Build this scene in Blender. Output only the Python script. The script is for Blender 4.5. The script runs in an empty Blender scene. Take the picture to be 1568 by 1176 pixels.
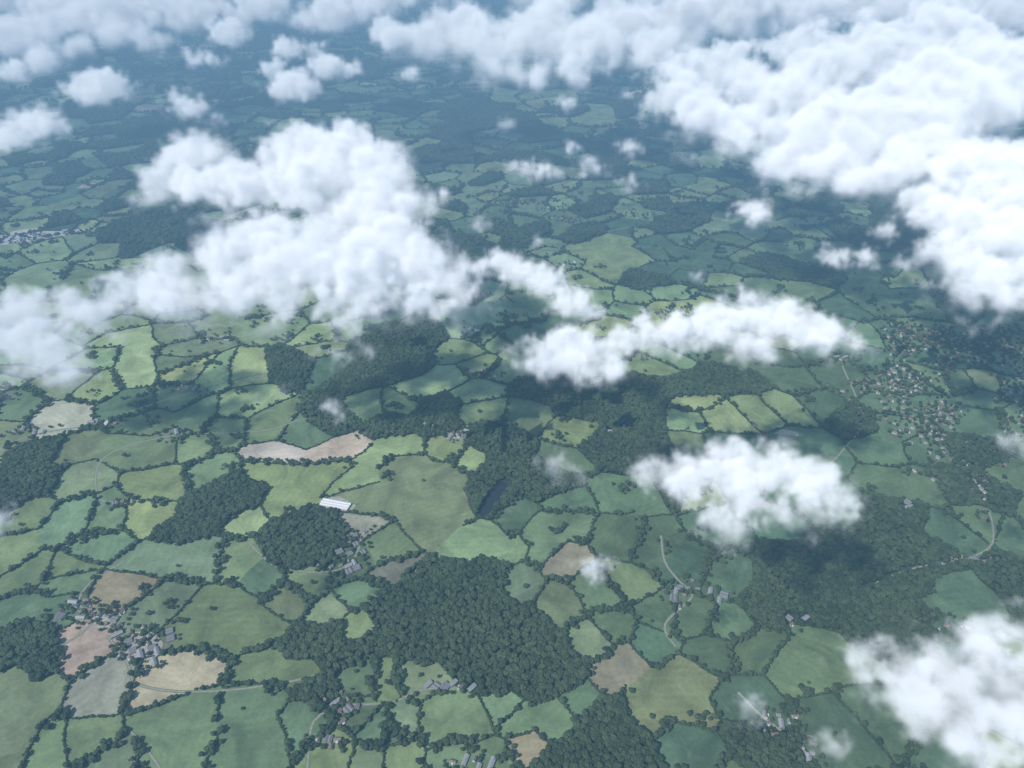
import bpy, math, random, time
import numpy as np
from mathutils import Vector, kdtree
random.seed(7); rng=np.random.default_rng(7)
scene=bpy.context.scene
scene.view_settings.view_transform='Standard'
# 1 unit = 10 m. Aircraft window at 1500 m.
CAMZ=150.0; PITCH=math.radians(35); F=1140.0
cp,sp=math.cos(PITCH),math.sin(PITCH)
def at(u,v,z=0.0):
    a=(u-784)/F; b=-(v-588)/F
    dx=a; dy=cp+b*sp; dz=-sp+b*cp
    t=(z-CAMZ)/dz
    return (dx*t,dy*t,z,t)
# ---------------------------------------------------------------- helpers
def new_mat(name):
    m=bpy.data.materials.new(name); m.use_nodes=True
    nt=m.node_tree; 
    return m,nt,nt.nodes,nt.links
def link_obj(ob):
    scene.collection.objects.link(ob); return ob
def mesh_obj(name,verts,faces,mats=(),midx=None,link=True):
    me=bpy.data.meshes.new(name); me.from_pydata(verts,[],faces)
    for m in mats: me.materials.append(m)
    if midx is not None: me.polygons.foreach_set('material_index',midx)
    me.update()
    ob=bpy.data.objects.new(name,me)
    if link: link_obj(ob)
    return ob
def plain(name,c,rough=0.8,noise=0.25,scale=1.0):
    m,nt,N,L=new_mat(name); b=N['Principled BSDF']
    n=N.new('ShaderNodeTexNoise'); n.inputs['Scale'].default_value=scale; n.inputs['Detail'].default_value=4
    g=N.new('ShaderNodeNewGeometry'); L.new(g.outputs['Position'],n.inputs['Vector'])
    r=N.new('ShaderNodeMapRange'); r.inputs[3].default_value=1-noise; r.inputs[4].default_value=1+noise
    r.inputs[1].default_value=.3; r.inputs[2].default_value=.7
    L.new(n.outputs[0],r.inputs[0])
    v=N.new('ShaderNodeVectorMath'); v.operation='SCALE'; v.inputs[0].default_value=c
    L.new(r.outputs[0],v.inputs['Scale']); L.new(v.outputs[0],b.inputs['Base Color'])
    b.inputs['Roughness'].default_value=rough
    b.inputs['Specular IOR Level'].default_value=.2
    return m
# ---------------------------------------------------------------- land use seeds
S="""60 1075 o 1;30 1130 o 1;15 1065 o 1;165 1055 p;110 1000 m;60 1024 w;300 1015 p 2;268 1035 p 2;270 1090 g 3;260 1145 g 3;385 1085 g 4;375 1145 g 4;150 1118 g;95 1140 g;180 1170 o;400 1020 g 5;460 1028 g 5;
290 950 g 6;350 935 g 6;405 955 g 6;330 975 g 6;235 925 o;230 862 o 7;295 860 o 7;200 903 b;435 915 o;515 932 o;360 860 g;395 892 d;470 985 w;510 972 w;525 1000 w;593 877 b;560 905 g;470 880 g;565 960 g;592 1050 g;560 1045 g;640 1045 o;545 1095 g;480 1075 w;450 1110 g;612 1115 o;572 1122 g;680 1110 g 20;720 1100 g 20;765 1075 g;790 1090 l 21;840 1095 l 21;880 1060 d;812 1130 b;620 1160 g;700 1160 g;500 1150 l;560 1160 o;760 1160 g;850 1155 w;
605 940 w;640 900 w;690 890 w;740 885 w;650 950 w;700 940 w;750 930 w;600 985 w;650 1000 w;700 1000 w;760 980 w;800 960 w;830 995 w;740 1030 w;800 1030 w;855 1020 w;920 1032 b 8;960 1015 b 8;890 978 o;940 952 d;850 930 o;930 915 g;975 893 g;795 900 o;865 862 b;700 832 l 9;770 842 l 9;735 818 l 9;830 818 g 22;870 812 g 22;850 850 g 22;1000 832 d;960 825 d;1045 860 d;1000 985 d;1000 1060 o 10;1065 1040 o 10;1060 1090 o 10;1000 1100 o 10;930 1120 w;905 1090 w;885 1135 w;950 1155 w;1050 1150 d;1100 880 d;1055 935 d;1110 955 d;1010 925 d;1160 1000 d;1095 995 d;
1260 1000 d 11;1230 1035 d 11;1300 1030 d 11;1160 1080 d;1270 1110 d;1180 1145 w;1330 1080 d;1400 1000 w;1200 860 w;1250 845 w;1300 850 w;1350 870 w;1400 890 w;1180 900 w;1230 905 w;1290 915 w;1350 930 w;1400 930 w;1250 950 w;1320 965 w;1160 930 w;1480 910 d 12;1500 940 d 12;1460 940 d 12;1545 880 w;1450 825 d;1500 800 d;1545 820 d;1370 745 d 13;1420 745 d 13;1350 680 d 14;1380 650 d 14;1435 690 d;1460 750 w;1370 800 w;1425 860 w;1520 760 w;1500 700 w;
600 765 q 15;645 735 q 15;700 720 q 15;650 805 q 15;600 725 q 15;690 765 q 15;560 770 q 15;560 712 l 16;600 688 l 16;545 735 l 16;425 692 t;515 690 t;415 720 l 17;460 742 l 17;442 775 l 17;500 725 l 17;380 808 y;310 770 w;340 745 w;372 765 w;300 800 w;350 785 w;325 722 l;430 832 w;470 812 w;500 840 w;460 852 w;520 815 w;550 850 d;545 805 p;585 838 g;785 792 d;870 772 d;935 755 d 18;975 755 d 18;1010 745 w;750 762 w;
790 700 w;770 725 w;825 720 w;845 745 w;860 700 d;690 688 l;722 705 l;870 656 l;800 640 g;820 600 w;870 620 w;920 600 w;960 630 w;920 680 w;960 705 w;1000 640 w;1000 600 w;1050 590 w;1100 580 w;1145 590 w;1000 690 w;880 590 w;1060 612 y;1055 642 l;1110 640 y;1155 630 l;1195 625 l;1260 620 d;1300 580 d;1230 690 d;1300 640 w;1060 690 g;1120 690 d;1200 740 d;1270 770 d;1100 800 d;1200 800 d;
195 545 y 19;200 575 y 19;180 520 y 19;150 592 l;90 632 p;270 602 l;340 572 l;378 568 y;40 625 g;35 735 w;80 740 w;20 765 w;60 710 w;115 738 o;118 700 o;240 738 l;215 780 l;165 790 g;40 790 g;110 800 g;150 835 g;60 878 g;40 935 d 23;80 945 d 23;30 990 w;110 870 g;100 900 g;20 840 g;240 690 g;180 690 g;300 680 g;
650 592 y 24;690 575 y 24;730 602 y;738 635 l;560 620 g;500 640 w;595 655 w;420 652 g;470 655 g;350 662 g;300 640 g;570 540 w;600 520 w;645 520 w;620 560 w;540 580 w;500 560 d;440 560 w;730 560 l;770 570 l;790 540 l;700 535 l;
900 385 l 25;940 370 l 25;970 395 l 25;920 415 l 25;860 400 l;980 455 l;1020 450 l;1110 430 y;960 475 l;900 450 l;1000 430 w"""
TYPES={ 'y':(.31,.37,.165),'l':(.235,.31,.14),'g':(.16,.228,.112),'o':(.185,.232,.12),'q':(.195,.25,.135),'d':(.105,.165,.085),
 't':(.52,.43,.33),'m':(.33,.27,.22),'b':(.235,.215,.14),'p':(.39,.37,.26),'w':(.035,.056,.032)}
seeds=[];stype=[];sgrp=[]
gid=1000
for s in S.replace("\n","").split(';'):
    a=s.split()
    if len(a)<3: continue
    x,y,_,_=at(float(a[0]),float(a[1]))
    seeds.append((x,y)); stype.append(a[2])
    if len(a)>3: sgrp.append(int(a[3]))
    else: sgrp.append(gid); gid+=1
nman=len(seeds)
kd=kdtree.KDTree(nman)
for i,(x,y) in enumerate(seeds): kd.insert((x,y,0),i)
kd.balance()
def half(y): return .69*(.82*y+86)*1.12+25
def lf(x,y,s,ph=0.):
    return (math.sin(x*s+ph+1.7*math.sin(y*s*.8+ph))+math.sin(y*s*1.13+2.1*ph+1.3*math.sin(x*s*.7))+math.sin((x+y)*s*.6+ph*3))/3
def infill(y0,y1,sp_,mind):
    global gid
    ax,ay=sp_*1.28,sp_*.8
    y=y0-20
    last={}
    ry=0
    while y<y1+20:
        h=half(min(max(y,y0),y1))+25; x=-h
        x=math.floor(x/ax)*ax; cx=int(round(x/ax))
        while x<h:
            bx_=x+18*lf(x,y,.018,2.)+7*lf(x,y,.055,5.); by_=y+15*lf(y,x,.02,3.)+7*lf(y,x,.06,1.)
            px=bx_+random.uniform(-.42,.42)*ax; py=by_+random.uniform(-.42,.42)*ay
            cx=int(round(x/ax))
            if y0<=py<y1 and abs(px)<half(py)+5 and random.random()>.1:
                _,_,dd=kd.find((px,py,0))
                if dd>mind:
                    r=random.random()
                    wn=lf(px,py,.03,1.3)+.8*lf(px,py,.085,4.)
                    thr=.56
                    if px<-30 and y<330: thr=.95
                    if px>.33*(y*.82+86) and y<400: thr-=.15
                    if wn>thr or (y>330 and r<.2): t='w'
                    else:
                        t=random.choices('ylgoqdtmbp',[.07,.26,.32,.13,.1,.12,.003,.003,.006,.015] if not(px>60 and y<330) else [.01,.07,.32,.1,.0,.5,0,0,.0,0])[0]
                        if y>330 and random.random()<.2: t='d'
                    g=gid; gid+=1
                    for key,pr in (((cx-1,ry),.25),((cx,ry-1),.22),((cx+1,ry-1),.1)):
                        if key in last and t!='w' and last[key][1]!='w' and random.random()<pr:
                            g,t=last[key]; break
                    last[(cx,ry)]=(g,t)
                    seeds.append((px,py)); stype.append(t); sgrp.append(g)
            x+=ax
        y+=ay; ry+=1
infill(15,420,13.6,11); infill(420,1320,16.5,13)
n=len(seeds)
kd=kdtree.KDTree(n)
for i,(x,y) in enumerate(seeds): kd.insert((x,y,0),i)
kd.balance()
def warp(x,y):
    x=np.asarray(x,float); y=np.asarray(y,float)
    wx=1.5*np.sin(.09*x+.06*y+1)+.9*np.sin(.05*x-.13*y+2)+.32*np.sin(.3*x+.24*y)+.16*np.sin(.8*y-.45*x+1)+.1*np.sin(1.9*x+1.1*y)
    wy=1.5*np.sin(.08*y-.07*x+4)+.9*np.sin(.14*x+.04*y)+.32*np.sin(.28*y-.26*x+2)+.16*np.sin(.75*x+.5*y+3)+.1*np.sin(1.8*y-1.3*x)
    return x+wx,y+wy
# ---------------------------------------------------------------- keep-clear points (roads, houses)
HOUSES=[]
def cluster(u,v,ru,rv,nn,kinds='hhhb'):
    base=random.uniform(0,3.14)
    placed=[];tr=0
    while len(placed)<nn and tr<400:
        tr+=1
        uu=u+random.gauss(0,.5)*ru; vv=v+random.gauss(0,.5)*rv
        x,y,_,_=at(uu,vv)
        if all((x-a)**2+(y-b)**2>3.0 for a,b in placed):
            placed.append((x,y)); HOUSES.append((x,y,base+random.choice([0,1.57])+random.uniform(-.15,.15),random.choice(kinds)))
cluster(222,988,28,24,18,'hbbh'); cluster(155,945,35,16,14,'hhhb'); cluster(120,925,20,12,5)
cluster(700,668,18,7,6,'hbh'); cluster(660,655,12,6,3)
cluster(520,1083,18,18,9,'hhb'); cluster(690,1050,26,7,6,'bbh'); cluster(545,835,20,22,11,'hhb'); cluster(520,868,30,8,7)
cluster(1050,905,30,14,9,'bbbh'); cluster(1110,918,12,5,2,'b'); cluster(1195,1112,30,22,9); cluster(1245,1150,20,18,5)
cluster(725,1168,25,10,5,'hbh'); cluster(505,1135,16,10,4); cluster(150,648,30,7,6,'hwb'); cluster(50,662,25,8,5,'hbb'); cluster(290,590,30,10,6)
cluster(190,770,20,6,3); cluster(1385,775,15,8,3,'b'); cluster(1480,858,40,6,8,'hhb'); cluster(1500,770,20,30,5)
cluster(725,508,16,5,4,'bw'); cluster(885,410,16,6,4,'bw'); cluster(1020,480,25,8,8); cluster(740,570,18,6,5); cluster(30,364,45,6,14,'bbw'); cluster(95,355,25,4,5,'bw')
cluster(1210,950,14,8,3); cluster(260,665,16,6,4); cluster(555,663,12,5,3); cluster(945,658,14,5,2,'b'); cluster(1300,548,20,6,5)
cluster(990,330,30,5,8); cluster(150,215,40,8,10); cluster(800,310,60,8,14); cluster(870,340,30,6,8); cluster(330,520,30,8,6); cluster(1460,960,30,6,4)
TOWN=[]
def town(u,v,ru,rv,nn):
    for k in range(nn):
        x,y,_,_=at(u+random.gauss(0,.5)*ru,v+random.gauss(0,.5)*rv)
        if all((x-a)**2+(y-b)**2>2.6 for a,b,_ in TOWN): TOWN.append((x,y,round(lf(x,y,.06)*3)*.5+random.choice([0,1.57])+random.uniform(-.1,.1)))
town(1500,530,80,30,190); town(1370,590,60,25,110); town(1420,640,50,30,65); town(1390,520,45,30,65); town(1480,690,60,40,35); town(1560,600,30,60,45); town(1500,740,30,30,16); town(1300,620,40,40,14)
ROADS=[
 [(165,975),(195,1015),(207,1045),(260,1058),(330,1058),(400,1051),(460,1040),(520,1020),(560,985),(578,940),(600,905),(640,870),(650,850)],
 [(-40,1020),(50,1004),(100,985),(130,965),(150,940),(120,925),(140,890),(190,860)],
 [(378,828),(400,850),(425,868),(470,876),(520,872),(545,850),(560,800)],
 [(1012,820),(1018,860),(1040,890),(1060,912),(1022,950),(1020,970),(1035,990)],
 [(1130,1060),(1165,1095),(1210,1130),(1250,1170),(1300,1230)],
 [(-20,690),(60,664),(140,650),(230,620),(330,590),(400,572)],
 [(1290,560),(1320,640),(1290,690),(1260,720)],[(1320,900),(1400,870),(1480,858),(1570,862)],[(1480,730),(1510,770),(1520,830),(1480,858)],
 [(700,668),(650,655),(560,664),(480,640),(400,660),(260,668),(160,700),(150,760),(190,770)],
 [(520,1083),(480,1105),(470,1180)],[(880,410),(840,395),(900,362),(990,345),(1060,347)],
 [(200,1120),(230,1155),(250,1185)],[(690,1050),(640,1058),(600,1075),(530,1080)]]
def smooth(pts,k=6):
    P=[np.array(at(*p)[:2]) for p in pts]; P=[2*P[0]-P[1]]+P+[2*P[-1]-P[-2]]; out=[]
    for i in range(1,len(P)-2):
        m=max(3,int(np.linalg.norm(P[i+1]-P[i])/1.5))
        for q in range(m):
            t=q/m
            out.append(.5*((2*P[i])+(-P[i-1]+P[i+1])*t+(2*P[i-1]-5*P[i]+4*P[i+1]-P[i+2])*t*t+(-P[i-1]+3*P[i]-3*P[i+1]+P[i+2])*t**3))
    out.append(P[-2]); return out
road_lines=[smooth(r) for r in ROADS]
clear=[]
for x,y,r,k in HOUSES: clear.append((x,y,1.5 if k!='h' else 1.0))
for x,y,r in TOWN: clear.append((x,y,.8))
for rl in road_lines:
    for p in rl: clear.append((p[0],p[1],.7))
POND=[(733,787),(742,762),(757,742),(770,736),(779,744),(770,768),(752,790),(740,795)]
for k in range(12):
    t=k/11; x,y,_,_=at(740+t*30,788-t*46); clear.append((x,y,2.2))
bx,by,_,_=at(514,773)
for k in range(-5,6): clear.append((bx+k*1.0,by-k*.15,2.0))
ckd=kdtree.KDTree(len(clear))
for i,(x,y,r) in enumerate(clear): ckd.insert((x,y,0),i)
ckd.balance()
def blocked(x,y):
    _,i,d=ckd.find((x,y,0)); return d<clear[i][2]
# ---------------------------------------------------------------- field cells (voronoi, warped)
V=[];FC=[];fcol=[];fpar=[];hedge_lines=[]
gcol={};gpar={}
for i in range(n):
    sx,sy=seeds[i]
    R=45
    poly=[(sx-R,sy-R,-1),(sx+R,sy-R,-1),(sx+R,sy+R,-1),(sx-R,sy+R,-1)]
    for co,j,d in kd.find_n((sx,sy,0),30):
        if j==i: continue
        nx,ny=co[0]-sx,co[1]-sy; mx,my=(co[0]+sx)/2,(co[1]+sy)/2
        out=[];m=len(poly); D=[(p[0]-mx)*nx+(p[1]-my)*ny for p in poly]
        if max(D)<=0: continue
        for k in range(m):
            A=poly[k];B=poly[(k+1)%m];da=D[k];db=D[(k+1)%m]
            if da<=0:
                out.append(A)
                if db>0:
                    t=da/(da-db); out.append((A[0]+(B[0]-A[0])*t,A[1]+(B[1]-A[1])*t,j))
            elif db<=0:
                t=da/(da-db); out.append((A[0]+(B[0]-A[0])*t,A[1]+(B[1]-A[1])*t,A[2]))
        poly=out
        if len(poly)<3: break
    if len(poly)<3: continue
    pts=[];m=len(poly)
    for k in range(m):
        A=poly[k];B=poly[(k+1)%m];j=A[2]
        P,Q=((A[0],A[1]),(B[0],B[1]))
        L_=math.hypot(P[0]-Q[0],P[1]-Q[1]); ns=max(1,int(L_/1.6+.5)) if sy<500 else max(1,int(L_/4+.5))
        if j>=0 and (sy<500)!=(seeds[j][1]<500): ns=max(1,int(L_/1.6+.5))
        a,b=(P,Q) if i<j else (Q,P)
        ee=[(a[0]+(b[0]-a[0])*t/ns,a[1]+(b[1]-a[1])*t/ns) for t in range(ns+1)]
        if i>j: ee=ee[::-1]
        pts+=ee[:-1]
        if j>i and sgrp[i]!=sgrp[j] and not(stype[i]=='w' and stype[j]=='w') and L_>.5:
            hedge_lines.append((ee,sy))
    wx,wy=warp([p[0] for p in pts],[p[1] for p in pts])
    b0=len(V); V+= [(float(a),float(b),0.) for a,b in zip(wx,wy)]
    FC.append(list(range(b0,len(V))))
    g=sgrp[i]
    if g not in gcol:
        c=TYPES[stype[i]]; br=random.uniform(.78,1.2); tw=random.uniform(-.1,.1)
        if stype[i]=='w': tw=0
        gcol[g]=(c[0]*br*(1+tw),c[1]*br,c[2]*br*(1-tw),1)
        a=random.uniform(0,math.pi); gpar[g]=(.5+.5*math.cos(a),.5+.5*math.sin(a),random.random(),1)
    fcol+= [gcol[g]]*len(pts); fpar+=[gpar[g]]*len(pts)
mf,nt,N,L=new_mat('field_grass_and_crops'); bs=N['Principled BSDF']; bs.inputs['Roughness'].default_value=.95; bs.inputs['Specular IOR Level'].default_value=.1
ac=N.new('ShaderNodeVertexColor'); ac.layer_name='col'
ap=N.new('ShaderNodeVertexColor'); ap.layer_name='par'
ge=N.new('ShaderNodeNewGeometry')
def noise(nt,vec,scale,detail=4,rough=.55,dist=0):
    x=nt.nodes.new('ShaderNodeTexNoise'); x.inputs['Scale'].default_value=scale; x.inputs['Detail'].default_value=detail; x.inputs['Roughness'].default_value=rough; x.inputs['Distortion'].default_value=dist
    nt.links.new(vec,x.inputs['Vector']); return x.outputs[0]
def mr(nt,val,a,b,c,d):
    x=nt.nodes.new('ShaderNodeMapRange'); x.inputs[1].default_value=a;x.inputs[2].default_value=b;x.inputs[3].default_value=c;x.inputs[4].default_value=d
    nt.links.new(val,x.inputs[0]); return x.outputs[0]
def mth(nt,op,a,b=None,c=None):
    x=nt.nodes.new('ShaderNodeMath'); x.operation=op
    for k,q in enumerate((a,b,c)):
        if q is None: continue
        if isinstance(q,(int,float)): x.inputs[k].default_value=q
        else: nt.links.new(q,x.inputs[k])
    return x.outputs[0]
P=ge.outputs['Position']
n1=mr(nt,noise(nt,P,.1,5,.62,.8),.3,.7,.64,1.36)
n2=mr(nt,noise(nt,P,1.3,5,.7),.3,.7,.86,1.14)
sepp=N.new('ShaderNodeVectorMath'); sepp.operation='MULTIPLY_ADD'; sepp.inputs[1].default_value=(2,2,0); sepp.inputs[2].default_value=(-1,-1,0); L.new(ap.outputs[0],sepp.inputs[0])
dot=N.new('ShaderNodeVectorMath'); dot.operation='DOT_PRODUCT'; L.new(sepp.outputs[0],dot.inputs[0]); L.new(P,dot.inputs[1])
st=mth(nt,'SINE',mth(nt,'MULTIPLY',dot.outputs['Value'],3.3))
st=mth(nt,'MULTIPLY_ADD',st,.03,1.0)
tot=mth(nt,'MULTIPLY',mth(nt,'MULTIPLY',n1,n2),st)
sc=N.new('ShaderNodeVectorMath'); sc.operation='SCALE'; L.new(ac.outputs[0],sc.inputs[0]); L.new(tot,sc.inputs['Scale'])
pm=mr(nt,noise(nt,P,.21,6,.65,1.2),.54,.72,0,.5)
mx=N.new('ShaderNodeMix'); mx.data_type='RGBA'; mx.blend_type='ADD'; L.new(pm,mx.inputs[0]); L.new(sc.outputs[0],mx.inputs[6])
mx.inputs[7].default_value=(.08,.07,.045,1)
L.new(mx.outputs[2],bs.inputs['Base Color'])
fo=mesh_obj('fields',V,FC,[mf])
for nm,arr in (('col',fcol),('par',fpar)):
    a=fo.data.color_attributes.new(nm,'FLOAT_COLOR','CORNER'); a.data.foreach_set('color',np.array(arr,dtype=np.float32).ravel())
mg,nt,N,L=new_mat('distant_ground'); bs=N['Principled BSDF']; ge=N.new('ShaderNodeNewGeometry')
vo=N.new('ShaderNodeTexVoronoi'); vo.inputs['Scale'].default_value=.05; L.new(ge.outputs['Position'],vo.inputs['Vector'])
rp=N.new('ShaderNodeValToRGB'); rp.color_ramp.elements[0].color=(.02,.045,.022,1); rp.color_ramp.elements[1].color=(.12,.17,.07,1)
sx_=N.new('ShaderNodeSeparateColor'); L.new(vo.outputs['Color'],sx_.inputs[0]); L.new(sx_.outputs[0],rp.inputs[0]); L.new(rp.outputs[0],bs.inputs['Base Color']); bs.inputs['Roughness'].default_value=1
G=6000
mesh_obj('ground',[(-G,-G,-.6),(G,-G,-.6),(G,G,-.6),(-G,G,-.6)],[(0,1,2,3)],[mg])
# ---------------------------------------------------------------- foliage source meshes
def leafmat(name,c1,c2):
    m,nt,N,L=new_mat(name); b=N['Principled BSDF']; b.inputs['Roughness'].default_value=.9; b.inputs['Specular IOR Level'].default_value=.15
    oi=N.new('ShaderNodeObjectInfo'); ge=N.new('ShaderNodeNewGeometry')
    nn=noise(nt,ge.outputs['Position'],.06,3)
    f=mth(nt,'ADD',mth(nt,'MULTIPLY',oi.outputs['Random'],.6),mr(nt,nn,.35,.65,0,.4))
    f=mth(nt,'ADD',f,mr(nt,noise(nt,ge.outputs['Position'],5,2),.35,.65,-.2,.2))
    r=N.new('ShaderNodeValToRGB'); r.color_ramp.elements[0].color=c1; r.color_ramp.elements[1].color=c2
    L.new(f,r.inputs[0]); L.new(r.outputs[0],b.inputs['Base Color']); return m
leaf=leafmat('tree_foliage',(.024,.042,.022,1),(.082,.116,.056,1))
bark=plain('bark',(.06,.045,.035),.9,.3,4)
import bmesh
def tree_mesh(name,lobes,spread,hgt,seed):
    rnd=random.Random(seed); bm=bmesh.new()
    segs=6;rings=[]
    for z,r in ((0,.07),(.25,.05),(.55*hgt,.03)):
        rings.append([bm.verts.new((r*math.cos(6.283*k/segs),r*math.sin(6.283*k/segs),z)) for k in range(segs)])
    for a,b in zip(rings,rings[1:]):
        for k in range(segs): bm.faces.new((a[k],a[(k+1)%segs],b[(k+1)%segs],b[k])).material_index=1
    for q in range(lobes):
        ang=rnd.uniform(0,6.28); rr=spread*math.sqrt(rnd.random())*(.95 if q else 0)
        cz=hgt*(.62+.3*(1-(rr/spread)**2)*rnd.uniform(.6,1.1)) if q else hgt*.7
        R=rnd.uniform(.2,.33)*(1.25 if q==0 else 1)
        res=bmesh.ops.create_icosphere(bm,subdivisions=1 if q else 2,radius=R)
        for v in res['verts']:
            v.co*=rnd.uniform(.75,1.25); v.co.z*=.85
            v.co+=Vector((rr*math.cos(ang),rr*math.sin(ang),cz))
        p=Vector((rr*math.cos(ang),rr*math.sin(ang),cz)); b0=Vector((0,0,.3*hgt))
        v1=bm.verts.new(b0+Vector((.025,0,0)));v2=bm.verts.new(b0-Vector((.025,0,0)));v3=bm.verts.new(p)
        bm.faces.new((v1,v2,v3)).material_index=1
    me=bpy.data.meshes.new(name); bm.to_mesh(me); bm.free(); me.materials.append(leaf); me.materials.append(bark)
    return bpy.data.objects.new(name,me)
treecol=bpy.data.collections.new('broadleaf_tree_kinds')
for k in range(7): treecol.objects.link(tree_mesh('tree_kind_%d'%k,9+k%3*2,.36+.05*(k%3),.85+.12*(k%4),k))
def instancer(name,pts,coll,nk):
    pts=np.array(pts,dtype=np.float32)
    me=bpy.data.meshes.new(name); me.vertices.add(len(pts)); me.vertices.foreach_set('co',pts[:,:3].ravel())
    a=me.attributes.new('sc','FLOAT','POINT'); a.data.foreach_set('value',pts[:,3].copy())
    rv=np.zeros((len(pts),3),np.float32); rv[:,2]=pts[:,4]
    a=me.attributes.new('rot','FLOAT_VECTOR','POINT'); a.data.foreach_set('vector',rv.ravel())
    a=me.attributes.new('kind','INT','POINT'); a.data.foreach_set('value',pts[:,5].astype(np.int32))
    ob=link_obj(bpy.data.objects.new(name,me))
    ng=bpy.data.node_groups.new(name+'_scatter','GeometryNodeTree')
    ng.interface.new_socket('Geometry',in_out='INPUT',socket_type='NodeSocketGeometry'); ng.interface.new_socket('Geometry',in_out='OUTPUT',socket_type='NodeSocketGeometry')
    N=ng.nodes; i=N.new('NodeGroupInput'); o=N.new('NodeGroupOutput')
    ip=N.new('GeometryNodeInstanceOnPoints'); ci=N.new('GeometryNodeCollectionInfo'); ci.inputs['Collection'].default_value=coll
    ci.inputs['Separate Children'].default_value=True; ci.inputs['Reset Children'].default_value=True
    ip.inputs['Pick Instance'].default_value=True
    def na(nm,dt):
        x=N.new('GeometryNodeInputNamedAttribute'); x.data_type=dt; x.inputs['Name'].default_value=nm; return x.outputs[0]
    ng.links.new(i.outputs[0],ip.inputs['Points']); ng.links.new(ci.outputs[0],ip.inputs['Instance'])
    ng.links.new(na('kind','INT'),ip.inputs['Instance Index']); ng.links.new(na('rot','FLOAT_VECTOR'),ip.inputs['Rotation']); ng.links.new(na('sc','FLOAT'),ip.inputs['Scale'])
    ng.links.new(ip.outputs[0],o.inputs[0])
    md=ob.modifiers.new('scatter','NODES'); md.node_group=ng
    return ob
def woods(y0,y1,s,size):
    y=y0
    out=[]
    while y<y1:
        h=half(y); xs=np.arange(-h,h,s); px=xs+rng.uniform(-.45,.45,len(xs))*s; py=y+rng.uniform(-.45,.45,len(xs))*s
        keep=[k for k in range(len(xs)) if stype[kd.find((px[k],py[k],0))[1]]=='w']
        if keep:
            wx,wy=warp(px[keep],py[keep])
            for a,b in zip(wx,wy):
                if y<420 and blocked(a,b): continue
                out.append((a,b,0,size*random.uniform(.75,1.3),random.uniform(0,6.28),random.randrange(7)))
        y+=s*.9
    return out
wp=woods(15,330,.92,1.35)+woods(330,600,1.35,2.0)+woods(600,1320,2.5,3.6)
instancer('woodland',wp,treecol,7)
hv=[];hf=[];hp=[]
for ee,sy in hedge_lines:
    r=random.random()
    if r<.07: continue
    wx,wy=warp([p[0] for p in ee],[p[1] for p in ee])
    belt=random.random()<(.28 if sy<330 else .4); dens=random.choice([.2,.45,.7,1.1])
    far=sy>420
    w=.19 if not far else .3; h=random.uniform(.15,.3)
    for k in range(len(wx)-1):
        a=np.array((wx[k],wy[k]));b=np.array((wx[k+1],wy[k+1])); l=np.linalg.norm(b-a)
        if l<1e-3: continue
        d=(b-a)/l; nn=np.array((-d[1],d[0]))*w
        if not blocked(*((a+b)/2)):
            b0=len(hv); a2=a-d*.05; b2=b+d*.05
            for q in (a2,b2):
                hv+= [(q[0]+nn[0],q[1]+nn[1],-.01),(q[0]+nn[0]*.6,q[1]+nn[1]*.6,h),(q[0]-nn[0]*.6,q[1]-nn[1]*.6,h),(q[0]-nn[0],q[1]-nn[1],-.01)]
            hf+= [(b0,b0+1,b0+5,b0+4),(b0+1,b0+2,b0+6,b0+5),(b0+2,b0+3,b0+7,b0+6)]
        st_=.45 if not far else (1.3 if sy<700 else 2.2)
        m=max(1,int(l/st_+random.random()))
        for q in range(m):
            t=(q+random.random())/m; p=a+(b-a)*t+np.array((random.gauss(0,.12),random.gauss(0,.12)))
            if blocked(p[0],p[1]): continue
            big=random.random()<.32*dens*(1 if not far else 2.2)
            s=random.uniform(.85,1.5) if big else random.uniform(.42,.72)
            if far: s*=1.4 if sy<700 else 2.0
            hp.append((p[0],p[1],-.1*s if big else -.32*s,s,random.uniform(0,6.28),random.randrange(7)))
            if belt and random.random()<.7:
                o=nn/w*random.uniform(-1.3,1.3)
                hp.append((p[0]+o[0],p[1]+o[1],-.05,random.uniform(.9,1.5)*(1 if not far else 1.7),random.uniform(0,6.28),random.randrange(7)))
for k in range(1900):
    y=random.uniform(30,420); h=half(y); x=random.uniform(-h,h)
    if blocked(x,y): continue
    if kd.find((x,y,0))[1]<nman and random.random()<.7: continue
    c=1 if random.random()<.5 else random.randint(4,14)
    for q in range(c):
        hp.append((x+random.gauss(0,1.0)*(c>1),y+random.gauss(0,1.0)*(c>1),-.05,random.uniform(.7,1.4),random.uniform(0,6.28),random.randrange(7)))
for (x,y,_,_) in HOUSES:
    for q in range(6):
        a=random.uniform(0,6.28);r=random.uniform(1.3,3.2); X=x+r*math.cos(a);Y=y+r*math.sin(a)
        if not blocked(X,Y): hp.append((X,Y,-.05,random.uniform(.6,1.2),a,random.randrange(7)))
for (x,y,_) in TOWN:
    for q in range(4):
        a=random.uniform(0,6.28);r=random.uniform(.9,2.4); X=x+r*math.cos(a);Y=y+r*math.sin(a)
        if not blocked(X,Y): hp.append((X,Y,-.05,random.uniform(.6,1.3),a,random.randrange(7)))
hm=leafmat('hedge_foliage',(.03,.05,.027,1),(.07,.10,.048,1))
mesh_obj('hedgerow',hv,hf,[hm])
instancer('hedgerow_trees',hp,treecol,7)
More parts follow.
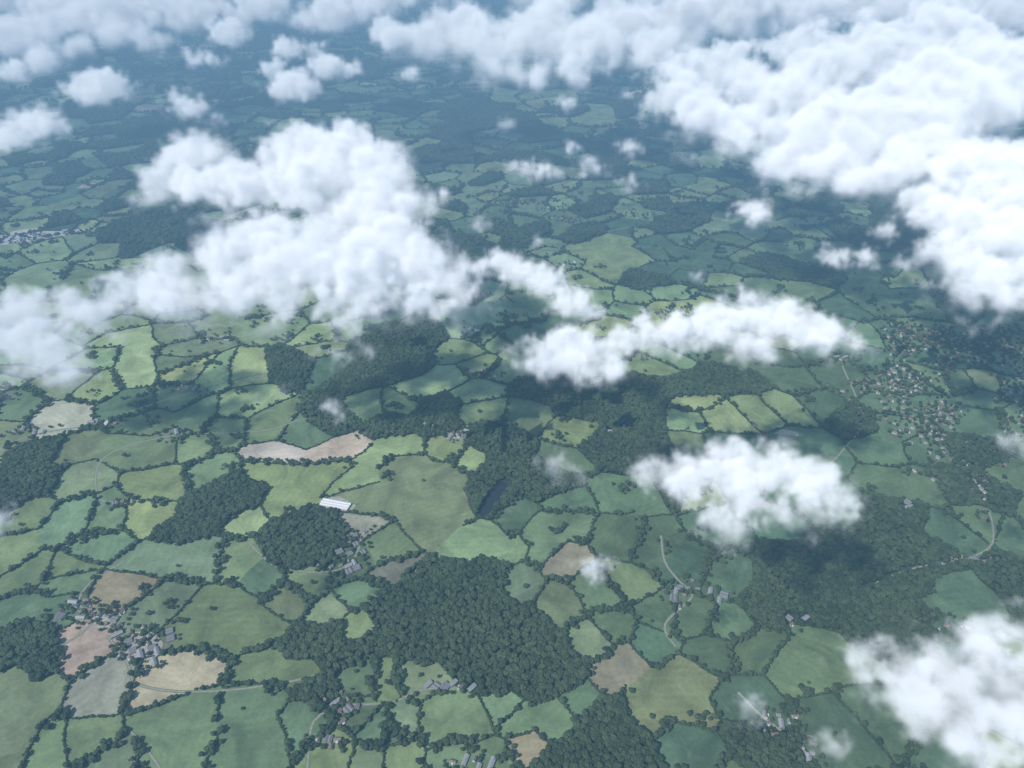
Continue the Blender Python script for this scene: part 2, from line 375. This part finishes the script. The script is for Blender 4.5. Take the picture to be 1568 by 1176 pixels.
# ---------------------------------------------------------------- roads
mroad=plain('lane_asphalt',(.29,.275,.25),.9,.2,2); mverge=plain('verge_grass',(.15,.2,.09),.95,.3,3)
for rl in road_lines:
    rv=[];rf=[];mi=[]
    for (w,z,mat) in ((.36,.012,1),(.2,.02,0)):
        b0=len(rv)
        for k,p in enumerate(rl):
            a=rl[max(0,k-1)];b=rl[min(len(rl)-1,k+1)];d=(b-a);d=d/np.linalg.norm(d);nn=np.array((-d[1],d[0]))*w
            rv+=[(p[0]+nn[0],p[1]+nn[1],z),(p[0]-nn[0],p[1]-nn[1],z)]
        for k in range(len(rl)-1): rf.append((b0+2*k,b0+2*k+1,b0+2*k+3,b0+2*k+2)); mi.append(mat)
    mesh_obj('country_lane',rv,rf,[mroad,mverge],mi)
mw,nt,N,L=new_mat('pond_water'); b=N['Principled BSDF']; b.inputs['Base Color'].default_value=(.02,.03,.03,1); b.inputs['Roughness'].default_value=.12
pp=[at(*p)[:2] for p in POND]
mesh_obj('pond',[(a,b_,.03) for a,b_ in pp],[tuple(range(len(pp)))],[mw])
# ---------------------------------------------------------------- buildings
roofs=[plain('roof_tile_brown',(.21,.175,.155),.85,.3,6),plain('roof_slate',(.2,.2,.21),.7,.25,6),plain('roof_metal_sheet',(.3,.31,.32),.5,.2,3),plain('roof_white_sheet',(.68,.69,.7),.5,.08,3)]
walls=[plain('wall_brick',(.28,.21,.17),.9,.2,8),plain('wall_render',(.62,.6,.55),.8,.1,8),plain('wall_cladding',(.3,.31,.29),.6,.15,4)]
mwin=plain('window_glass',(.03,.035,.045),.15,.1,3); mdoor=plain('door_paint',(.12,.08,.05),.5,.1,3); mchim=plain('chimney_brick',(.24,.13,.1),.9,.2,9)
def building_mesh(name,spans,L_,W,H,RH,wall,roof,wing=False,win=True,chim=True):
    v=[];f=[];mi=[]
    mats=[wall,roof,mwin,mdoor,mchim]
    def box(x0,x1,y0,y1,z0,z1,m):
        b=len(v); v.extend([(x0,y0,z0),(x1,y0,z0),(x1,y1,z0),(x0,y1,z0),(x0,y0,z1),(x1,y0,z1),(x1,y1,z1),(x0,y1,z1)])
        for q in ((0,1,5,4),(1,2,6,5),(2,3,7,6),(3,0,4,7),(4,5,6,7)): f.append(tuple(b+k for k in q)); mi.append(m)
    def gable(x0,x1,y0,y1,m_wall=0):
        e=.04;ym=(y0+y1)/2
        b=len(v); v.extend([(x0,y0,0),(x1,y0,0),(x1,y1,0),(x0,y1,0),(x0,y0,H),(x1,y0,H),(x1,y1,H),(x0,y1,H),(x0,ym,H+RH),(x1,ym,H+RH)])
        for q in ((0,1,5,4),(2,3,7,6),(1,2,6,9,5),(3,0,4,8,7)): f.append(tuple(b+k for k in q)); mi.append(m_wall)
        s=RH/((y1-y0)/2); t=.025
        b=len(v); v.extend([(x0-e,y0-e,H-e*s+t),(x1+e,y0-e,H-e*s+t),(x1+e,ym,H+RH+t),(x0-e,ym,H+RH+t),(x0-e,y1+e,H-e*s+t),(x1+e,y1+e,H-e*s+t)])
        f.append((b,b+1,b+2,b+3));mi.append(1);f.append((b+3,b+2,b+5,b+4));mi.append(1)
    for s in range(spans):
        y0=-W*spans/2+s*W+(.006*s); gable(-L_/2,L_/2,y0,y0+W-.006)
    ya=-W*spans/2-.004; yb=W*spans/2+.004
    if win:
        nx=max(3,int(L_/.28))
        for k in range(nx):
            x=-L_/2+L_*(k+.5)/nx
            for z in ((.09,.19),(.32,.42)) if H>.45 else ((.1,.2),):
                for yy in (ya,yb):
                    b=len(v); m=3 if (k==nx//2 and z[0]<.1 and yy==ya) else 2; z0=0 if m==3 else z[0]
                    v.extend([(x-.05,yy,z0),(x+.05,yy,z0),(x+.05,yy,z[1]),(x-.05,yy,z[1])]); f.append((b,b+1,b+2,b+3)); mi.append(m)
    else:
        b=len(v); v.extend([(L_/2+.004,-.2,0),(L_/2+.004,.2,0),(L_/2+.004,.2,.38),(L_/2+.004,-.2,.38)]); f.append((b,b+1,b+2,b+3)); mi.append(3)
    if chim: box(L_/2-.16,L_/2-.06,-.05,.05,H,H+RH+.14,4)
    if wing: box(-L_*.2,L_*.15,W/2+.006,W/2+.35,0,H*.7,0)
    me=bpy.data.meshes.new(name); me.from_pydata(v,[],f)
    for m in mats: me.materials.append(m)
    me.polygons.foreach_set('material_index',mi); me.update(); return me
hm_=[building_mesh('house_a',1,1.15,.75,.5,.3,walls[0],roofs[0],True),building_mesh('house_b',1,1.0,.7,.5,.28,walls[1],roofs[1]),building_mesh('house_c',1,1.5,.75,.5,.3,walls[1],roofs[0],True)]
bm_=[building_mesh('barn_a',1,2.2,1.1,.5,.3,walls[2],roofs[2],win=False,chim=False),building_mesh('barn_b',2,1.8,.9,.45,.22,walls[2],roofs[1],win=False,chim=False),building_mesh('barn_c',1,2.7,1.0,.45,.25,walls[0],roofs[2],win=False,chim=False)]
wm_=[building_mesh('barn_w',1,2.4,1.2,.45,.25,walls[1],roofs[3],win=False,chim=False)]
for x,y,r,k in HOUSES:
    nm={'h':'brick_house','b':'farm_barn','w':'white_barn'}[k]; me=random.choice({'h':hm_,'b':bm_,'w':wm_}[k])
    if me is hm_[1] or me is hm_[2]: nm='rendered_house'
    ob=link_obj(bpy.data.objects.new(nm,me)); ob.location=(x,y,.02); ob.rotation_euler[2]=r
    s=random.uniform(.8,1.1); ob.scale=(s,s,s)
big=building_mesh('poultry_shed',3,8.6,.95,.42,.25,walls[1],roofs[3],win=False,chim=False)
ob=link_obj(bpy.data.objects.new('long_white_shed',big)); ob.location=(bx,by,.02); ob.rotation_euler[2]=math.radians(-14)
hc=bpy.data.collections.new('house_kinds')
for k,me in enumerate(hm_): hc.objects.link(bpy.data.objects.new('house_kind_%d'%k,me))
instancer('town_houses',[(x,y,.02,random.uniform(.9,1.2),r,random.randrange(3)) for x,y,r in TOWN],hc,3)
myard=plain('yard_concrete',(.36,.34,.29),.9,.25,1.2); mquar=plain('quarry_stone',(.62,.56,.52),.9,.25,.5)
def yard(pts,nm='farmyard',m=None):
    P_=[at(*p)[:2] for p in pts]; mesh_obj(nm,[(a,b,.008) for a,b in P_],[tuple(range(len(P_)))],[m or myard])
yard([(490,778),(505,785),(540,782),(545,774),(520,760),(490,762)][::-1]); yard([(195,1015),(240,1010),(250,985),(235,965),(205,968),(190,990)]); yard([(130,958),(165,965),(185,945),(160,932),(135,940)]); yard([(690,672),(716,672),(716,663),(692,662)])
yard([(1185,664),(1222,668),(1222,661),(1198,657)]);yard([(-30,376),(20,374),(60,368),(90,361),(132,357),(128,350),(80,352),(60,349),(30,352),(0,360),(-30,360)],'industrial_estate_ground',mquar)
yard([(118,288),(150,287),(152,281),(130,279)],'quarry',plain('bare_soil',(.5,.36,.28),.9,.2,.5)); yard([(160,277),(190,274),(188,268),(163,270)],'quarry',mquar)
# ---------------------------------------------------------------- clouds
mc,nt,N,L=new_mat('cloud_droplets_glow')
for x in list(N): N.remove(x)
out=N.new('ShaderNodeOutputMaterial'); at_=N.new('ShaderNodeAttribute'); at_.attribute_name='density'
SIG=.42
den=mth(nt,'MULTIPLY',at_.outputs['Fac'],SIG)
vs=N.new('ShaderNodeVolumeScatter'); vs.inputs['Color'].default_value=(1,1,1,1); vs.inputs['Anisotropy'].default_value=-.27; L.new(den,vs.inputs['Density'])
em=N.new('ShaderNodeEmission'); em.inputs['Color'].default_value=(.225,.275,.335,1); L.new(den,em.inputs['Strength'])  # even self-glow stands in for light scattered many times inside the cloud
ad=N.new('ShaderNodeAddShader'); L.new(vs.outputs[0],ad.inputs[0]); L.new(em.outputs[0],ad.inputs[1]); L.new(ad.outputs[0],out.inputs['Volume'])
try: mc.cycles.volume_step_rate=2.5
except Exception as e: print(e)
BASE=60.0
def cloud(blobs,dens=1.0,rag=1.0,base=BASE,bias=.3,res=.0046,soft=.62):
    ng=bpy.data.node_groups.new('cloud_shape','GeometryNodeTree')
    ng.interface.new_socket('Geometry',in_out='INPUT',socket_type='NodeSocketGeometry'); ng.interface.new_socket('Geometry',in_out='OUTPUT',socket_type='NodeSocketGeometry')
    N=ng.nodes; L=ng.links; o=N.new('NodeGroupOutput')
    B=[];dep=0
    for bl in blobs:
        u,v,r=bl[:3]; dz=bl[3] if len(bl)>3 else 0
        t=at(u,v,base+8)[3]; R=r/F*t; rz=R*.62
        z=base+rz*.75+dz; x,y,_,t=at(u,v,z); R=r/F*t; rz=R*.62
        B.append((x,y,z,R,rz)); dep+=t
    dep/=len(B); A=np.array(B); rm=float(A[:,3].mean()); 
    ex=.55+max(0,bias)
    mn=[(A[:,0]-A[:,3]).min()-ex*rm,(A[:,1]-A[:,3]).min()-ex*rm,max((A[:,2]-A[:,4]).min()-ex*rm,base-5)]
    mxx=[(A[:,0]+A[:,3]).max()+ex*rm,(A[:,1]+A[:,3]).max()+ex*rm,min((A[:,2]+A[:,4]).max()+ex*rm,140)]
    vox=dep*res; sz=[b-a for a,b in zip(mn,mxx)]
    nv=sz[0]*sz[1]*sz[2]/vox**3
    if nv>5.5e6: vox*=(nv/5.5e6)**(1/3)
    R3=[max(8,int(s/vox)) for s in sz]
    pos=N.new('GeometryNodeInputPosition').outputs[0]
    def vm(op,a,b=None,c=None):
        x=N.new('ShaderNodeVectorMath'); x.operation=op
        for k,q in enumerate((a,b,c)):
            if q is None: continue
            if isinstance(q,tuple): x.inputs[k].default_value=q
            else: L.new(q,x.inputs[k])
        return x
    nz=N.new('ShaderNodeTexNoise'); nz.inputs['Scale'].default_value=.8/rm; nz.inputs['Detail'].default_value=2; L.new(pos,nz.inputs['Vector'])
    wv=vm('MULTIPLY_ADD',nz.outputs['Color'],(1.2*rm,)*3,(-.6*rm,)*3).outputs[0]
    wp_=vm('ADD',pos,wv).outputs[0]
    cur=None
    for (x,y,z,R,rz) in B:
        q=vm('MULTIPLY',vm('SUBTRACT',wp_,(x,y,z)).outputs[0],(1/R,1/R,1/rz)).outputs[0]
        l=vm('LENGTH',q).outputs['Value']
        d=mth(ng,'MULTIPLY_ADD',l,R*.8,-R*.8)
        if cur is None: cur=d
        else:
            s=N.new('ShaderNodeMath'); s.operation='SMOOTH_MIN'; L.new(cur,s.inputs[0]); L.new(d,s.inputs[1]); s.inputs[2].default_value=rm*.3; cur=s.outputs[0]
    nn=noise(ng,pos,1.3/rm,8,.62)
    vo=N.new('ShaderNodeTexVoronoi'); vo.inputs['Scale'].default_value=1.5/rm; vo.inputs['Detail'].default_value=3; vo.inputs['Roughness'].default_value=.5; L.new(wp_,vo.inputs['Vector'])
    disp=mth(ng,'MULTIPLY_ADD',nn,rm*2.6*rag,-rm*(1.3*rag)+bias*rm)
    bil=mth(ng,'MULTIPLY_ADD',vo.outputs['Distance'],-rm*.62,rm*.27)
    val=mth(ng,'SUBTRACT',mth(ng,'ADD',disp,bil),cur)
    m1=N.new('ShaderNodeMapRange'); m1.interpolation_type='SMOOTHSTEP'; L.new(val,m1.inputs[0]); m1.inputs[1].default_value=0; m1.inputs[2].default_value=rm*soft; m1.inputs[3].default_value=0; m1.inputs[4].default_value=dens
    sp_=N.new('ShaderNodeSeparateXYZ'); L.new(pos,sp_.inputs[0])
    bf=min(12.,1.1*rm)
    zz=mth(ng,'ADD',sp_.outputs['Z'],mth(ng,'MULTIPLY_ADD',nn,bf*1.4,-bf*.7))
    m2=N.new('ShaderNodeMapRange'); m2.interpolation_type='SMOOTHSTEP'; L.new(zz,m2.inputs[0]); m2.inputs[1].default_value=base-.3*bf; m2.inputs[2].default_value=base+.8*bf
    dn=mth(ng,'MULTIPLY',m1.outputs[0],m2.outputs[0])
    dn=mth(ng,'MULTIPLY',dn,mr(ng,nz.outputs[0],.36,.6,.3,1.15))
    vc=N.new('GeometryNodeVolumeCube'); L.new(dn,vc.inputs['Density']); vc.inputs['Background'].default_value=0
    vc.inputs['Min'].default_value=mn; vc.inputs['Max'].default_value=mxx
    for k,c in enumerate('XYZ'): vc.inputs['Resolution '+c].default_value=R3[k]
    sm=N.new('GeometryNodeSetMaterial'); sm.inputs['Material'].default_value=mc; L.new(vc.outputs[0],sm.inputs[0]); L.new(sm.outputs[0],o.inputs[0])
    vd=bpy.data.volumes.new('cloud'); vd.materials.append(mc)
    ob=link_obj(bpy.data.objects.new('cloud',vd)); md=ob.modifiers.new('shape','NODES'); md.node_group=ng
cloud([(450,225,42,6),(520,225,50,8),(568,270,62,6),(480,275,62,6),(618,312,42,3),(575,330,60,2),(300,240,46,4),(262,272,38),(330,280,52,2),(390,290,46,3),(225,300,20),(420,250,34,4),(500,320,40,3)],bias=.5)
cloud([(400,375,60,3),(335,405,52),(470,400,68,3),(550,405,68,3),(625,400,58,2),(240,435,44),(275,460,50),(350,450,50),(435,455,42),(685,430,40),(645,460,38),(700,462,26),(560,460,35),(510,455,40),(200,440,30),(590,370,50,3)],bias=.55)
cloud([(775,408,28),(830,432,34),(872,462,34),(903,482,20),(762,392,16),(740,410,16),(800,425,28)],bias=.5)
cloud([(40,480,52),(100,482,42),(145,492,40),(60,540,52),(20,520,45),(100,562,36),(25,575,30),(-50,520,60),(165,480,30)],dens=.8,bias=.5,base=40)
cloud([(880,542,52),(845,552,42),(922,562,36),(815,552,28),(990,512,34),(1040,512,42),(1100,500,46),(1160,490,48),(1212,498,48),(1255,512,40),(1295,524,26),(1325,538,10),(1150,530,34),(950,530,30)],bias=.5)
cloud([(1005,722,34),(1060,732,50),(1120,705,38),(1130,752,54),(1190,722,52),(1242,742,56),(1285,780,32),(1205,788,32),(1105,800,38),(1130,830,16),(1180,692,24)],bias=.48)
cloud([(1335,1035,38),(1400,1045,60),(1462,1035,52),(1530,1010,54),(1562,970,34),(1425,1092,52),(1492,1092,60),(1560,1100,60),(1510,1150,60),(1620,1050,80)],bias=.5)
cloud([(1062,112,44),(1042,152,42),(1100,182,50),(1135,222,44),(1185,155,66),(1255,105,72),(1350,90,80),(1205,232,56),(1285,205,74),(1372,185,84,3),(1462,150,90,3),(1545,130,90),(1300,272,46),(1382,262,50),(1452,270,60),(1130,110,50),(1450,80,80)],bias=.5)
cloud([(1530,285,82,3),(1485,345,56),(1555,372,68),(1455,395,40),(1522,430,48),(1482,462,30),(1600,300,90),(1600,430,60),(1440,320,40)],bias=.55)
cloud([(640,62,50),(700,50,58),(762,72,56),(832,60,64),(902,70,60),(862,108,36),(762,108,30),(962,42,52),(1040,30,56),(1130,18,60),(1230,10,60),(1340,0,60),(1460,20,60),(1560,10,60),(1000,80,40)],bias=.5,dens=.7)
cloud([(152,135,40),(112,142,18),(190,142,18),(50,195,40),(15,212,34),(92,192,20),(20,112,26)],bias=.42)
cloud([(450,132,36),(500,106,28),(420,106,20),(535,106,18),(440,76,24),(300,90,18),(626,114,16),(350,52,32),(330,95,13),(480,75,15)],rag=1.1,bias=.42)
cloud([(240,62,24),(180,52,34),(120,72,24),(60,92,32),(30,55,50),(80,25,50),(200,15,60),(300,15,50),(400,15,42),(500,20,48),(560,8,40),(130,30,50)],bias=.42,dens=.6)
cloud([(0,-20,60),(150,-30,60),(350,-30,60),(600,-20,55),(850,-10,60),(1000,-20,60),(1250,-30,70),(1500,-30,70)],bias=.4,dens=.6)
W=dict(dens=.6,rag=1.35,bias=.25)
cloud([(290,165,32),(270,150,18),(330,185,20)],**W)
cloud([(800,262,26),(842,266,24),(902,258,26),(876,226,15),(960,228,22),(962,286,20)],**W)
cloud([(776,190,16),(960,145,13),(1000,165,14),(870,160,18)],**W)
cloud([(1155,325,32),(1165,290,15)],dens=.7,rag=1.3,bias=.25)
cloud([(1355,355,22),(1280,395,26),(1332,396,22),(1382,402,18)],dens=.7,rag=1.3,bias=.25)
cloud([(908,872,22),(935,862,12)],dens=1.2,rag=1.1,bias=.4)
cloud([(850,712,32),(885,730,22)],dens=.3,rag=1.3,bias=.25)
cloud([(508,622,18),(520,640,13)],dens=.8,rag=1.3,bias=.3); cloud([(535,500,34),(520,550,22),(560,540,20),(480,540,18)],dens=.4,rag=1.4,bias=.25); cloud([(435,600,18),(400,605,14)],dens=.3,rag=1.4,bias=.2)
cloud([(300,500,44),(420,510,40),(620,480,44),(700,505,34),(740,460,30),(340,340,40)],dens=.1,rag=1.4,bias=.2)
cloud([(1152,1082,26),(1140,1100,20)],dens=.45,rag=1.3,bias=.3); cloud([(1272,1145,30)],dens=.5,rag=1.3,bias=.3)
cloud([(1562,682,28),(1600,690,36)]); cloud([(0,802,26),(-40,800,36)],bias=.4)
cloud([(1070,425,14),(735,345,18),(820,372,14)],dens=.6,rag=1.3,bias=.2)
# ---------------------------------------------------------------- self-glowing haze boxes: below-cloud layer, and a deeper bank far away
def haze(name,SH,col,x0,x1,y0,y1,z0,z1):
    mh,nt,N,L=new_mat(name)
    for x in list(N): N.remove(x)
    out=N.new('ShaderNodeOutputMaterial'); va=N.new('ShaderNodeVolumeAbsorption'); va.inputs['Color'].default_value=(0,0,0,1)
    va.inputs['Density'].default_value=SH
    em=N.new('ShaderNodeEmission'); em.inputs['Color'].default_value=col; em.inputs['Strength'].default_value=SH  # blue glow put in for sunlight scattered by the air; nothing scatters here
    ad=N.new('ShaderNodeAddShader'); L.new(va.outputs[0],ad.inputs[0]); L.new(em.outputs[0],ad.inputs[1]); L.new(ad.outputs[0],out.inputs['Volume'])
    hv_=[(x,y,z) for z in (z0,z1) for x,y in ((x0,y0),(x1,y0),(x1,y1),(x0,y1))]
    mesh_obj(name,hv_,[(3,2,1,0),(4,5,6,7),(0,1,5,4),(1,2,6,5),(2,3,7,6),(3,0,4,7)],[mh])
haze('glow_haze_layer',.0027,(.13,.275,.43,1),-5000,5000,-5000,5000,-5,66)
haze('distant_glow_haze',.0014,(.17,.325,.51,1),-4900,4900,240,4900,-4,110)
# ---------------------------------------------------------------- light
el=math.radians(48); ldir=Vector((.7*math.cos(el),.7*math.cos(el),-math.sin(el))).normalized()
sl=bpy.data.lights.new('sun','SUN'); sl.energy=5.0; sl.angle=math.radians(.5); sl.color=(1,.96,.9)
so=link_obj(bpy.data.objects.new('sun',sl)); so.rotation_mode='QUATERNION'; so.rotation_quaternion=ldir.to_track_quat('-Z','Y'); so.location=(0,0,400)
w=bpy.data.worlds.new("World"); scene.world=w; w.use_nodes=True; nt=w.node_tree
sky=nt.nodes.new('ShaderNodeTexSky'); sky.sky_type='NISHITA'; sky.sun_disc=False; sky.sun_elevation=el; sky.sun_rotation=math.radians(225); sky.altitude=1500
bg=nt.nodes['Background']; bg.inputs[1].default_value=.145; nt.links.new(sky.outputs[0],bg.inputs[0])
cam=bpy.data.cameras.new('camera'); cam.sensor_width=36; cam.lens=18*F/784; cam.clip_end=20000; cam.clip_start=.1
co=link_obj(bpy.data.objects.new('camera',cam)); co.location=(0,0,CAMZ); co.rotation_euler=(math.radians(55),0,0); scene.camera=co
